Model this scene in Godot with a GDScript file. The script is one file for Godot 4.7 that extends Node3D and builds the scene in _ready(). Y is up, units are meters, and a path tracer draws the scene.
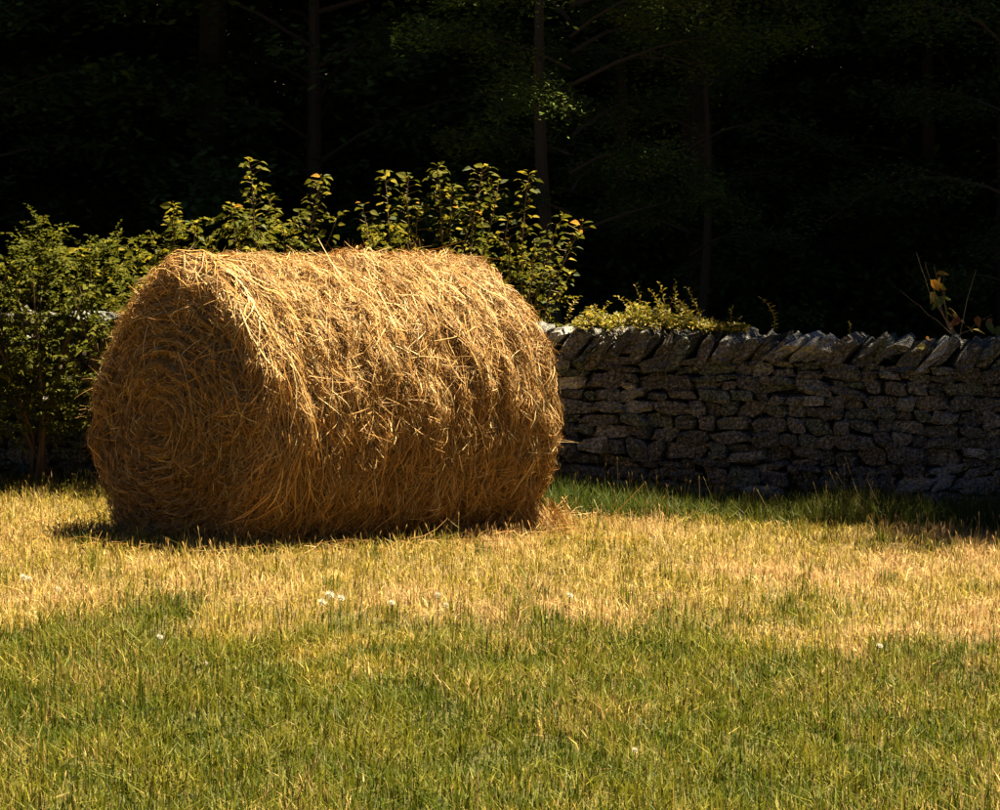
extends Node3D
# A round hay bale in a mown field, in front of a dry stone wall, a hedge and a dark wood.
# World: camera stands over the origin and looks along -z; "d" below is depth, -z.

const EYE := 1.5           # camera height
const FOCAL := 3000.0      # pixels, for the 1000 x 810 photograph
const PITCH := -3.3386     # degrees

var rng := RandomNumberGenerator.new()
var nz := FastNoiseLite.new()
var nz_fine := FastNoiseLite.new()
var taken := {}

# ------------------------------------------------------------------ geometry collector
class Geo:
	var v := PackedVector3Array()
	var c := PackedColorArray()
	var i := PackedInt32Array()
	func tri(a: Vector3, b: Vector3, d: Vector3, col: Color) -> void:
		var n := v.size()
		v.append(a); v.append(b); v.append(d)
		c.append(col); c.append(col); c.append(col)
		i.append(n); i.append(n + 1); i.append(n + 2)
	func quad(a: Vector3, b: Vector3, d: Vector3, e: Vector3, col: Color) -> void:
		var n := v.size()
		v.append(a); v.append(b); v.append(d); v.append(e)
		c.append(col); c.append(col); c.append(col); c.append(col)
		i.append(n); i.append(n + 1); i.append(n + 2)
		i.append(n); i.append(n + 2); i.append(n + 3)
	# flat strip along points, half-width vectors given, narrowing to the ends
	func ribbon(p: PackedVector3Array, w: PackedVector3Array, col: Color) -> void:
		var n := v.size()
		var k := p.size()
		for j in k:
			v.append(p[j] - w[j]); v.append(p[j] + w[j])
			c.append(col); c.append(col)
		for j in k - 1:
			var a := n + j * 2
			i.append(a); i.append(a + 1); i.append(a + 3)
			i.append(a); i.append(a + 3); i.append(a + 2)
	func tube(p: PackedVector3Array, r: PackedFloat32Array, sides: int, col: Color) -> void:
		var n := v.size()
		var k := p.size()
		for j in k:
			var t: Vector3 = (p[mini(j + 1, k - 1)] - p[maxi(j - 1, 0)]).normalized()
			var a := t.cross(Vector3(0.31, 0.17, 0.93)).normalized()
			var b := t.cross(a)
			for s in sides:
				var an := TAU * s / sides
				v.append(p[j] + (a * cos(an) + b * sin(an)) * r[j])
				c.append(col)
		for j in k - 1:
			for s in sides:
				var s2 := (s + 1) % sides
				var q := n + j * sides
				i.append(q + s); i.append(q + s2); i.append(q + sides + s2)
				i.append(q + s); i.append(q + sides + s2); i.append(q + sides + s)
	func add(m: Geo, t: Transform3D, tint := Color.WHITE) -> void:
		var n := v.size()
		for k in m.v.size():
			v.append(t * m.v[k])
			c.append(m.c[k] * tint)
		for k in m.i:
			i.append(n + k)
	func mesh() -> ArrayMesh:
		var a := []
		a.resize(Mesh.ARRAY_MAX)
		a[Mesh.ARRAY_VERTEX] = v
		a[Mesh.ARRAY_COLOR] = c
		a[Mesh.ARRAY_INDEX] = i
		var m := ArrayMesh.new()
		m.add_surface_from_arrays(Mesh.PRIMITIVE_TRIANGLES, a)
		return m

# ------------------------------------------------------------------ small helpers
func rf(a: float, b: float) -> float:
	return rng.randf_range(a, b)

func rn(sigma: float) -> float:
	return rng.randfn(0.0, sigma)

func pick(a: Array):
	return a[rng.randi() % a.size()]

func numbered(called: String) -> String:
	var n: int = taken.get(called, 0)
	taken[called] = n + 1
	return called if n == 0 else "%s_%03d" % [called, n]

func ground_y(x: float, z: float) -> float:
	var d := -z
	var y := -0.022 * clampf(x, -30.0, 30.0)
	y += 0.035 * nz.get_noise_2d(x * 22.0, z * 22.0)
	y += 0.012 * nz.get_noise_2d(x * 90.0 + 400.0, z * 90.0)
	if d > 48.0:
		y += 0.22 * (minf(d, 110.0) - 48.0)
	return y

# a point seen at pixel (px, py) of the photograph, at depth d
func at(px: float, py: float, d: float) -> Vector3:
	var p := deg_to_rad(PITCH)
	var dir := Vector3((px - 500.0) / FOCAL, -(py - 405.0) / FOCAL, -1.0).rotated(Vector3.RIGHT, p)
	return Vector3(0, EYE, 0) + dir * (d / -dir.z)

func thing(called: String, label: String, category: String, where := Vector3.ZERO, group := "") -> Node3D:
	var o := Node3D.new()
	o.name = numbered(called)
	add_child(o, true)
	o.position = where
	o.set_meta("label", label)
	o.set_meta("category", category)
	if group != "":
		o.set_meta("group", group)
	return o

func part(called: String, m: Mesh, mat: Material, parent: Node, t := Transform3D()) -> MeshInstance3D:
	var o := MeshInstance3D.new()
	o.name = called
	o.mesh = m
	o.material_override = mat
	o.transform = t
	parent.add_child(o, true)
	return o

func stuff(o: Node, label := "", category := "") -> Node:
	o.set_meta("kind", "stuff")
	if label != "":
		o.set_meta("label", label)
		o.set_meta("category", category)
	return o

func plant_mat(called: String, rough: float, back: float, tint := Color.WHITE, spec := 0.3) -> StandardMaterial3D:
	var m := StandardMaterial3D.new()
	m.resource_name = called
	m.vertex_color_use_as_albedo = true
	m.albedo_color = tint
	m.roughness = rough
	m.metallic_specular = spec
	m.cull_mode = BaseMaterial3D.CULL_DISABLED
	if back > 0.0:
		m.backlight_enabled = true
		m.backlight = Color(back, back, back).linear_to_srgb()
	return m

func noise_tex(sz: int, freq: float, sd: int, stops: Array, oct := 5, kind := FastNoiseLite.TYPE_SIMPLEX_SMOOTH) -> NoiseTexture2D:
	var n := FastNoiseLite.new()
	n.seed = sd
	n.noise_type = kind
	n.frequency = freq
	n.fractal_octaves = oct
	var g := Gradient.new()
	var off := PackedFloat32Array()
	var cols := PackedColorArray()
	for s in stops:
		off.append(s[0])
		cols.append((s[1] as Color).linear_to_srgb())
	g.offsets = off
	g.colors = cols
	var t := NoiseTexture2D.new()
	t.width = sz
	t.height = sz
	t.seamless = true
	t.noise = n
	t.color_ramp = g
	return t

func grey(v: float) -> Color:
	return Color(v, v, v)

# ------------------------------------------------------------------ scene
func _ready() -> void:
	rng.seed = 20417
	nz.seed = 5
	nz.frequency = 0.01
	nz.fractal_octaves = 3
	nz_fine.seed = 9
	nz_fine.frequency = 1.0
	nz_fine.fractal_octaves = 3

	# camera
	var cam := Camera3D.new()
	cam.name = "camera"
	cam.fov = rad_to_deg(2.0 * atan(405.0 / FOCAL))
	cam.near = 0.1
	cam.far = 600.0
	cam.position = Vector3(0, EYE, 0)
	cam.rotation_degrees = Vector3(PITCH, 0, 0)
	add_child(cam)
	cam.current = true

	# sky and exposure
	var env := Environment.new()
	env.background_mode = Environment.BG_SKY
	var sm := ProceduralSkyMaterial.new()
	sm.sky_top_color = Color(0.30, 0.42, 0.62)
	sm.sky_horizon_color = Color(0.66, 0.69, 0.70)
	sm.sky_curve = 0.12
	sm.ground_bottom_color = Color(0.16, 0.15, 0.08)
	sm.ground_horizon_color = Color(0.30, 0.29, 0.2)
	var sky := Sky.new()
	sky.sky_material = sm
	env.sky = sky
	env.background_energy_multiplier = 0.09
	env.tonemap_mode = Environment.TONE_MAPPER_LINEAR
	env.tonemap_exposure = 6.9
	env.sdfgi_enabled = true
	env.ssao_enabled = true
	env.ssil_enabled = true
	var we := WorldEnvironment.new()
	we.name = "world_environment"
	we.environment = env
	add_child(we)

	# sun: high, from beyond the wall and to the right
	var sun := DirectionalLight3D.new()
	sun.name = "sun"
	sun.light_energy = 1.6
	sun.light_color = Color(1.0, 0.92, 0.76)
	sun.light_angular_distance = 0.53
	sun.shadow_enabled = true
	var el := deg_to_rad(67.0)
	var phi := deg_to_rad(39.0)
	var to_sun := Vector3(cos(phi) * cos(el), sin(el), -sin(phi) * cos(el))
	add_child(sun)
	sun.look_at_from_position(to_sun * 50.0, Vector3.ZERO, Vector3.UP)

	make_ground()
	make_wood()
	make_wall()
	make_bale()
	make_hedge()
	make_wall_plants()
	make_grass()
	make_clover()

# ------------------------------------------------------------------ ground
func make_ground() -> void:
	var g := Geo.new()
	var xs := PackedFloat32Array()
	var zs := PackedFloat32Array()
	var x := -6.0
	while x <= 6.01:
		xs.append(x); x += 0.15
	for e in [7, 8.5, 10.5, 13, 17, 22, 30, 45, 70, 110, 170, 260, 400]:
		xs.append(e)
		xs.insert(0, -float(e))
	var d := 4.0
	while d <= 19.01:
		zs.append(-d); d += 0.15
	for e in [20, 21.5, 23, 25, 27, 29, 31, 34, 37, 40, 44, 48, 54, 60, 68, 78, 90, 110, 160, 240, 400]:
		zs.append(-float(e))
	for e in [2.0, 0.0, -3.0, -8, -16, -30, -60, -120, -240, -400]:
		zs.insert(0, -float(e))
	for zz in zs:
		for xx in xs:
			var y := ground_y(xx, zz) if zz < 20.0 else -0.022 * clampf(xx, -30.0, 30.0)
			g.v.append(Vector3(xx, y - 0.004, zz))
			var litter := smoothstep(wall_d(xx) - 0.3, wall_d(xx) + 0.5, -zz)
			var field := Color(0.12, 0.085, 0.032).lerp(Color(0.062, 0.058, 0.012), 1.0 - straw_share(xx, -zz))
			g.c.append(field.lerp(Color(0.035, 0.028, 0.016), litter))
	var nx := xs.size()
	for a in zs.size() - 1:
		for b in nx - 1:
			var q := a * nx + b
			g.i.append(q); g.i.append(q + nx); g.i.append(q + 1)
			g.i.append(q + 1); g.i.append(q + nx); g.i.append(q + nx + 1)
	var m := plant_mat("soil and thatch", 0.95, 0.0)
	m.albedo_texture = noise_tex(512, 0.03, 3, [[0.25, Color(0.45, 0.42, 0.38)], [0.5, Color(0.8, 0.8, 0.78)], [0.75, Color(1, 0.98, 0.92)]])
	m.uv1_triplanar = true
	m.uv1_world_triplanar = true
	m.uv1_scale = Vector3(1.3, 1.3, 1.3)
	m.heightmap_enabled = true
	m.heightmap_texture = noise_tex(512, 0.05, 4, [[0.0, grey(0)], [1.0, grey(1)]])
	m.heightmap_scale = 1.5
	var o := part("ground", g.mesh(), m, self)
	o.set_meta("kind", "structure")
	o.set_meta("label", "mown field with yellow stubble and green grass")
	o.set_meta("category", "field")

# how far the sward is dry stubble (1) rather than green grass (0)
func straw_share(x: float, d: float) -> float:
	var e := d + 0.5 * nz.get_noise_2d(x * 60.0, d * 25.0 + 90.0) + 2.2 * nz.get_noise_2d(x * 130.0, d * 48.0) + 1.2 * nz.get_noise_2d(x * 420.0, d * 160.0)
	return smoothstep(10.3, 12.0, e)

# ------------------------------------------------------------------ grass
# one blade: two joints and a tip, arching over
func blade(g: Geo, base: Vector3, az: float, h: float, lean: float, w: float, col: Color) -> void:
	var ox := cos(az)
	var oz := sin(az)
	var sa2 := az + PI / 2 + rf(-0.9, 0.9)
	var side := Vector3(cos(sa2), 0, sin(sa2)) * (w * 0.5)
	var n := g.v.size()
	var l1 := lean * 0.3 * h
	var m := base + Vector3(ox * l1, h * (0.55 - 0.08 * lean), oz * l1)
	var tip := base + Vector3(ox * lean * h, h * (1.0 - 0.28 * lean), oz * lean * h)
	g.v.append(base - side); g.v.append(base + side)
	g.v.append(m - side * 0.85); g.v.append(m + side * 0.85)
	g.v.append(tip)
	for k in 5:
		g.c.append(col)
	g.i.append(n); g.i.append(n + 1); g.i.append(n + 3)
	g.i.append(n); g.i.append(n + 3); g.i.append(n + 2)
	g.i.append(n + 2); g.i.append(n + 3); g.i.append(n + 4)

# a flowering stem with a small seed head
func seed_stem(g: Geo, b: Vector3, h: float, col: Color) -> void:
	var top := b + Vector3(rn(0.22) * h, h, rn(0.22) * h)
	var mid := b.lerp(top, 0.5) + Vector3(rn(0.05) * h, 0.03 * h, 0)
	g.tube(PackedVector3Array([b, mid, top]), PackedFloat32Array([0.0010, 0.0009, 0.0007]), 3, col)
	var dir := (top - mid).normalized()
	g.tube(PackedVector3Array([top - dir * 0.014, top, top + dir * 0.014]), PackedFloat32Array([0.0008, 0.0026, 0.0004]), 4, col * 1.1)

func make_grass() -> void:
	var mat := plant_mat("grass blades", 0.6, 0.7, Color.WHITE, 0.25)
	var green := Geo.new()
	var straw := Geo.new()
	var n := 50000
	for k in n:       # small tufts
		var d := sqrt(rf(6.2 * 6.2, 17.0 * 17.0))
		if rng.randf() < 0.30:
			d = rf(6.2, 11.0)
		var half := d / 6.0 + 1.2
		var x := rf(-half, half)
		if d > wall_d(x) - (0.85 if x > -0.6 else 0.1):
			continue
		sow(x, d, green, straw, 1.0)
	for k in 9000:    # the field to both sides, more thinly
		var d := rf(3.0, 15.6)
		var x := rf(-12, 12)
		if absf(x) < d / 6.0 + 1.1 or d > wall_d(x) - 0.6:
			continue
		sow(x, d, green, straw, 1.9)
	for k in 420:     # tussocks that stand above the cut
		var d := sqrt(rf(6.5 * 6.5, 15.4 * 15.4))
		var x := rf(-d / 6.0 - 1.0, d / 6.0 + 1.0)
		if d > wall_d(x) - 1.0 or inside_bale(x, -d, 0.1):
			continue
		var lush := Color(0.06, 0.085, 0.010).lerp(Color(0.17, 0.15, 0.02), rng.randf())
		var hh := rf(0.06, 0.125)
		var sp := rf(0.015, 0.05)
		for b in 10 + rng.randi() % 16:
			var bx := x + rn(sp)
			var bz := -d + rn(sp)
			blade(green, Vector3(bx, ground_y(bx, bz) - 0.008, bz), rf(0, TAU), hh * rf(0.6, 1.2), absf(rn(0.45)), rf(0.003, 0.006), lush * rf(0.75, 1.25))
	for k in 900:     # hay dropped round the bale
		var a := rf(0, TAU)
		var r := rf(0.0, 1.0)
		var p := bale_frame() * Vector3(cos(a) * (1.15 + 0.55 * r), 0, sin(a) * (0.7 + 0.6 * r))
		if -p.z > wall_d(p.x) - 0.1:
			continue
		p.y = ground_y(p.x, p.z) + rf(0.02, 0.06)
		stalk(straw, p, Vector3(rn(1), rn(0.2), rn(1)).normalized(), rf(0.06, 0.2), rf(0.0025, 0.004))
	var field := Node3D.new()
	field.name = "field_grass"
	add_child(field, true)
	stuff(field, "short mown grass, dry yellow stubble by the bale and green in front", "grass")
	stuff(part("green_blades", green.mesh(), mat, field))
	stuff(part("dry_stubble", straw.mesh(), mat, field))

	# unmown grass along the foot of the wall
	var tall := Geo.new()
	for k in 40000:
		var x := rf(-4.6, 4.6) if k < 36000 else (rf(4.5, 12.0) * (1 if k % 2 else -1))
		if x < -0.5 and x > -4.0 and k % 12 > 0:
			continue
		var off := rf(0.0, 0.98)
		var d := wall_d(x) - off
		if inside_bale(x, -d, 0.05):
			continue
		var s := rf(0.08, 0.24) * (1.0 - 0.1 * smoothstep(0.7, 0.98, off)) * (0.85 + 0.5 * nz.get_noise_2d(x * 130.0, 7.0))
		var c := Color(0.042, 0.062, 0.010).lerp(Color(0.088, 0.082, 0.017), clampf(0.35 + 1.4 * nz.get_noise_2d(x * 70.0, 33.0) + rn(0.3), 0.0, 1.0)) * rf(0.75, 1.25)
		var p := Vector3(x, ground_y(x, -d) - 0.01, -d)
		if rng.randf() < 0.03:
			seed_stem(tall, p, s * rf(1.1, 1.6), c.lerp(Color(0.3, 0.22, 0.09), 0.6))
		else:
			blade(tall, p, rf(0, TAU), s, absf(rn(0.5)), rf(0.0035, 0.0065), c)
	var strip := part("wallside_grass", tall.mesh(), mat, self)
	stuff(strip, "uncut dark green grass along the foot of the stone wall", "grass")

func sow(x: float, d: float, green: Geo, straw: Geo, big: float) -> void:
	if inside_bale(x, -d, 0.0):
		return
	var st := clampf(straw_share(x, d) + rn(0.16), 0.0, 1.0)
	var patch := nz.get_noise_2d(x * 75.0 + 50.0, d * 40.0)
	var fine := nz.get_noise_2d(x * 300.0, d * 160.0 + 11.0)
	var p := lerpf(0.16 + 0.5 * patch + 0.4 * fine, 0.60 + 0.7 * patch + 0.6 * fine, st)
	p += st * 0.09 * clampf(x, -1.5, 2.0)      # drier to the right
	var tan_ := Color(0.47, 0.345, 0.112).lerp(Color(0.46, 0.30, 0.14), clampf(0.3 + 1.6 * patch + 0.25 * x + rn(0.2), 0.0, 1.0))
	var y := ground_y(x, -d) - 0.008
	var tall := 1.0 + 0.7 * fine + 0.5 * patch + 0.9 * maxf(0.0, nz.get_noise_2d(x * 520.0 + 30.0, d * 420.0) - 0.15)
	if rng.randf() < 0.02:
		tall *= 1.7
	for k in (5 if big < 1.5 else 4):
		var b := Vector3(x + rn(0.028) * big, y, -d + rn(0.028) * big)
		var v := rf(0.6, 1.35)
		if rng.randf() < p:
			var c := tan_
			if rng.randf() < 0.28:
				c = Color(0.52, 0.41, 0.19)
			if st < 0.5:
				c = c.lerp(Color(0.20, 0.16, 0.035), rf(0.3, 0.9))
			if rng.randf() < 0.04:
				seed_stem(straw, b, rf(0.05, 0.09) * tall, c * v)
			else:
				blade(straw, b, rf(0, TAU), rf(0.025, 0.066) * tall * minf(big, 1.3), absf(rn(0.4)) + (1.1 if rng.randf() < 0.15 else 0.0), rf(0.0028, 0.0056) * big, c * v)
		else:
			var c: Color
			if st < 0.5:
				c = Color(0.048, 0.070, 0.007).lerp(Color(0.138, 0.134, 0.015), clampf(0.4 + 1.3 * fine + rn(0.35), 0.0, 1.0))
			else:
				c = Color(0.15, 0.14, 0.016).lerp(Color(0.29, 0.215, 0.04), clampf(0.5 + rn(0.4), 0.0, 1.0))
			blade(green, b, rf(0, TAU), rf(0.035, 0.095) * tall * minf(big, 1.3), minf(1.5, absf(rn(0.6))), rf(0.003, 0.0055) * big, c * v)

func make_clover() -> void:
	var st := plant_mat("clover stalk", 0.6, 0.3)
	var mats := [plant_mat("clover petals", 0.6, 0.3)]
	var g := Geo.new()
	for k in 46:
		var y := 1.0 - 2.0 * (k + 0.5) / 46.0
		var a := k * 2.39996
		var r := sqrt(1.0 - y * y)
		var n := Vector3(r * cos(a), y, r * sin(a))
		var side := n.cross(Vector3(0.2, 1, 0.1)).normalized() * 0.0022
		var dir := (n + Vector3.UP * 0.5).normalized()
		g.tri(n * 0.004 - side, n * 0.004 + side, n * 0.005 + dir * 0.009, Color(0.5, 0.48, 0.4) * rf(0.85, 1.05))
	var head := g.mesh()
	var h := Geo.new()
	h.tube(PackedVector3Array([Vector3(0, -0.01, 0), Vector3(0.004, 0.04, 0.002), Vector3(0, 0.085, 0)]), PackedFloat32Array([0.0013, 0.0011, 0.001]), 4, Color(0.12, 0.15, 0.03))
	var stalk := h.mesh()
	for p in [[24, 610, 1.2], [30, 606, 1.0], [322, 626, 1.2], [330, 623, 1.4], [341, 621, 1.2], [392, 620, 1.0], [438, 618, 1.2], [446, 622, 1.0], [58, 616, 1.0], [160, 662, 0.9], [635, 770, 0.8], [206, 690, 0.8], [570, 612, 1.0], [880, 655, 0.9]]:
		var d := 4500.0 / (float(p[1]) + 8.0 - 230.0)
		var w := at(p[0], p[1] + 8, d)
		var o := thing("clover_flower", "small white clover head on a thin stalk in the grass", "flower", Vector3(w.x, ground_y(w.x, w.z), w.z), "white clover heads in the mown grass")
		o.rotation.y = rf(0, TAU)
		var s: float = p[2] * 1.1
		o.scale = Vector3(s, s, s)
		part("stalk", stalk, st, o)
		part("flower_head", head, mats[0], o, Transform3D(Basis(), Vector3(0, 0.088, 0)))

# ------------------------------------------------------------------ hay bale
const BR := 0.73      # radius
const BL := 1.85      # length
const BRC := 0.14     # rounding of the rims
const BALE_YAW := 42.0
var bale_at := Vector3.ZERO

func bale_frame() -> Transform3D:
	return Transform3D(Basis(Vector3.UP, deg_to_rad(BALE_YAW)), bale_at)

func inside_bale(x: float, z: float, m: float) -> bool:
	if bale_at == Vector3.ZERO:
		return false
	var l := bale_frame().affine_inverse() * Vector3(x, bale_at.y, z)
	return absf(l.x) < BL * 0.5 - 0.02 + m and absf(l.z) < 0.42 + m

# surface of the bale: s runs from the middle of one end over the rim along the side to the other end
func bale_s(which: String) -> float:
	var a := BR - BRC
	var b := a + BRC * PI / 2
	var c := b + BL - 2 * BRC
	return {"rim": a, "side": b, "side_end": c, "end": c + BRC * PI / 2 + a}[which]

var sa := 0.0
var sb := 0.0
var sc_ := 0.0
var sd := 0.0
var se := 0.0
var b_nu := 0.0
var b_nr := 0.0
var b_r := 0.0

func bale_point(s: float, th: float, lift: float) -> Vector3:
	s = clampf(s, 0.001, se - 0.001)
	var u: float
	var r: float
	if s < sa:
		u = -BL / 2 - 0.05 * (1.0 - s * s / (sa * sa)); r = s; b_nu = -1.0; b_nr = 0.15 * s / sa
	elif s < sb:
		var f := (s - sa) / BRC
		u = -BL / 2 + BRC * (1.0 - cos(f)); r = BR - BRC + BRC * sin(f); b_nu = -cos(f); b_nr = sin(f)
	elif s < sc_:
		u = -BL / 2 + BRC + s - sb; r = BR; b_nu = 0.0; b_nr = 1.0
	elif s < sd:
		var f := (s - sc_) / BRC
		u = BL / 2 - BRC + BRC * sin(f); r = BR - BRC + BRC * cos(f); b_nu = sin(f); b_nr = cos(f)
	else:
		r = se - s; u = BL / 2 + 0.05 * (1.0 - r * r / (sa * sa)); b_nu = 1.0; b_nr = 0.15 * r / sa
	b_r = r
	var cy := sin(th)
	var cz := cos(th)
	# wads and hollows of the rolled hay, drawn out round the bale
	var h := 0.02 * nz_fine.get_noise_3d(u * 2.6, cy * r * 1.3, cz * r * 1.3) + 0.046 * nz_fine.get_noise_3d(u * 8.0, cy * r * 3.2 + 9.0, cz * r * 3.2)
	if s < sa or s > sd:      # rolled layers show on the ends as a spiral of ridges
		var ring := r / 0.062 + (th if s < sa else -th) / TAU + 1.3 * nz_fine.get_noise_2d(cy * r * 2.0, cz * r * 2.0)
		h += 0.016 * sin(ring * TAU) * smoothstep(0.03, 0.12, r)
	lift += h
	var y := (r + b_nr * lift) * cy
	var z := (r + b_nr * lift) * cz
	u += b_nu * lift
	# settled under its own weight: wider low down, flat underneath
	var q := clampf(-y / BR, -1.1, 1.1)
	z *= 1.0 + 0.045 * q - 0.01 * q * q
	if y < -0.78 * BR:
		y = -0.78 * BR + (y + 0.78 * BR) * 0.35
	u += 0.03 * q * signf(u) * absf(u) / (BL / 2)
	return Vector3(u, y + 0.84 * BR, z)

func hay_colour(dark: float) -> Color:
	var t := rng.randf()
	var c: Color
	if t < 0.50:
		c = Color(0.37, 0.202, 0.059)
	elif t < 0.75:
		c = Color(0.23, 0.125, 0.036)
	elif t < 0.88:
		c = Color(0.45, 0.28, 0.10)
	else:
		c = Color(0.52, 0.40, 0.20)
	return c * rf(0.55, 1.2) * dark

# one lock: a few stalks lying side by side
func hay_lock(g: Geo, s0: float, t0: float, al: float, n: int, len0: float, lift0: float, wide: float, tone: float) -> void:
	var bend := rn(1.0)
	for k in n:
		var s := s0 + rn(0.022)
		var t := t0 + rn(0.022) / maxf(0.12, radius_at(s0))
		var a := al + rn(0.24)
		var ln := len0 * rf(0.6, 1.3)
		var seg := 4
		var step := ln / seg
		var roll := rf(-1.0, 1.0)
		var rise := absf(rn(0.012))
		var base := lift0 + rf(-0.012, 0.014)
		var end_up := maxf(0.0, rn(0.018))
		var cv := bend + rn(1.0)
		var w := wide * rf(0.6, 1.4)
		var p := PackedVector3Array()
		var nn := PackedVector3Array()
		for j in seg + 1:
			var f := float(j) / seg
			var li := base + rise * sin(f * PI) + end_up * f * f - 0.008 * (1.0 - f)
			p.append(bale_point(s, t, li))
			nn.append(Vector3(b_nu, b_nr * sin(t), b_nr * cos(t)))
			s += cos(a) * step
			t += sin(a) * step / maxf(b_r, 0.05)
			a += cv * step
			if s < 0.02 or s > se - 0.02:
				a += PI
				s = clampf(s, 0.02, se - 0.02)
		var ws := PackedVector3Array()
		for j in seg + 1:
			var dir: Vector3 = (p[mini(j + 1, seg)] - p[maxi(j - 1, 0)])
			if dir.length_squared() < 1e-9:
				dir = Vector3.UP
			dir = dir.normalized()
			var across := dir.cross(nn[j]).normalized()
			across = across.rotated(dir, roll)
			var taper := 0.35 if j == 0 or j == seg else 1.0
			ws.append(across * (w * 0.5 * taper))
		g.ribbon(p, ws, hay_colour(tone))

func radius_at(s: float) -> float:
	if s < sa: return s
	if s > sd: return se - s
	return BR

func make_bale() -> void:
	sa = bale_s("rim"); sb = bale_s("side"); sc_ = bale_s("side_end"); se = bale_s("end")
	sd = sc_ + BRC * PI / 2
	var near := at(174, 540, 14.12)
	var ax := Vector3(cos(deg_to_rad(BALE_YAW)), 0, -sin(deg_to_rad(BALE_YAW)))
	var mid := Vector3(near.x, 0, -14.12) + ax * (BL / 2)
	bale_at = Vector3(mid.x, ground_y(mid.x, mid.z) - 0.012, mid.z)
	var o := thing("hay_bale", "big round golden hay bale lying on its side in the mown field", "hay bale", bale_at)
	o.rotation_degrees.y = BALE_YAW
	var hay := plant_mat("dry hay", 0.6, 0.0)
	# the packed core under the loose stalks
	var core := Geo.new()
	var ns := 90
	var nt := 140
	for a in ns + 1:
		for b in nt + 1:
			var s := se * a / ns
			core.v.append(bale_point(s, TAU * b / nt, -0.012 + 0.012 * nz_fine.get_noise_2d(a * 0.9, b * 0.35)))
			var v := rf(0.5, 1.1)
			core.c.append(Color(0.33, 0.185, 0.055) * v)
	for a in ns:
		for b in nt:
			var q := a * (nt + 1) + b
			core.i.append(q); core.i.append(q + 1); core.i.append(q + nt + 2)
			core.i.append(q); core.i.append(q + nt + 2); core.i.append(q + nt + 1)
	part("packed_core", core.mesh(), plant_mat("packed hay", 0.9, 0.0), o)

	# rolled side
	var side := Geo.new()
	for k in 17000:
		var s := rf(sa, sd)
		var th := rf(-PI, PI)
		if sin(th) < -0.86:
			continue
		var back := cos(th) < -0.35
		if back and k % 3 > 0:
			continue
		var al := PI / 2 * (1 if rng.randf() < 0.5 else -1) + rn(0.42)
		if rng.randf() < 0.25:
			al = rf(0, TAU)
		hay_lock(side, s, th, al, 3 + rng.randi() % 5, rf(0.05, 0.20), rf(-0.014, 0.026), 0.0028, rf(0.7, 1.12))
	# long stalks wound round the side
	for k in 420:
		var th := rf(-0.4, PI - 0.4)
		hay_lock(side, rf(sb - 0.1, sc_ + 0.1), th, -PI / 2 + rn(0.14), 2, rf(0.2, 0.4), rf(0.012, 0.03), 0.0038, rf(0.95, 1.2))
	# the thick roll of stalks turned over the near rim
	for k in 150:
		hay_lock(side, sb + rf(-0.10, 0.06), rf(-0.2, 2.2), -PI / 2 + rn(0.12), 3, rf(0.25, 0.5), rf(0.015, 0.04), 0.0042, rf(1.0, 1.2))
	var so := part("rolled_side", side.mesh(), hay, o)
	stuff(so)

	# coiled ends
	for e in 2:
		var end := Geo.new()
		for k in (6000 if e == 0 else 900):
			var r := sa * sqrt(rng.randf()) * 1.05
			var s := r if e == 0 else se - r
			var al := PI / 2 + rn(0.24) + 0.1
			if rng.randf() < 0.14:
				al = rf(0, TAU)
			hay_lock(end, s, rf(0, TAU), al, 3 + rng.randi() % 5, rf(0.05, 0.18), rf(-0.014, 0.018), 0.0026, rf(0.6, 1.05))
		# stalks hanging down over the end from the rim
		for k in 90:
			var th := rf(-0.3, PI + 0.3)
			var s := sa + rf(-0.12, 0.1)
			hay_lock(end, s if e == 0 else se - s, th, (PI if e == 0 else 0.0) + rn(0.7), 3, rf(0.10, 0.32), rf(0.01, 0.035), 0.0038, rf(0.9, 1.15))
		stuff(part("coiled_end", end.mesh(), hay, o))

	# chaff: short broken bits matted between the stalks
	var chaff := Geo.new()
	for k in 34000:
		var s := se * rng.randf()
		var th := rf(-0.9, PI + 0.9)
		if s > sd and k % 4 > 0:
			continue
		var p := bale_point(s, th, rf(-0.008, 0.016))
		var nrm := Vector3(b_nu, b_nr * sin(th), b_nr * cos(th)).normalized()
		var d := nrm.cross(Vector3(rn(1), rn(1), rn(1)).normalized()).normalized() + nrm * rn(0.35)
		var w := d.cross(nrm).normalized().rotated(d.normalized(), rf(-0.9, 0.9)) * rf(0.0009, 0.0022)
		var ln := rf(0.010, 0.036)
		chaff.quad(p - w, p + w, p + d * ln + w * 0.5, p + d * ln - w * 0.5, hay_colour(rf(0.8, 1.15)))
	stuff(part("matted_chaff", chaff.mesh(), hay, o))

	# hay standing off all round the outline
	var fuzz := Geo.new()
	for k in 2600:
		var s := rf(sa * 0.4, se - sa * 0.4)
		var th := rf(-1.0, PI + 1.0)
		hay_spike(fuzz, s, th, rf(0.04, 0.13), rf(0.0016, 0.0032))
	stuff(part("standing_wisps", fuzz.mesh(), hay, o))

	# hay fallen loose at the foot of the bale
	var skirt := Geo.new()
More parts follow.
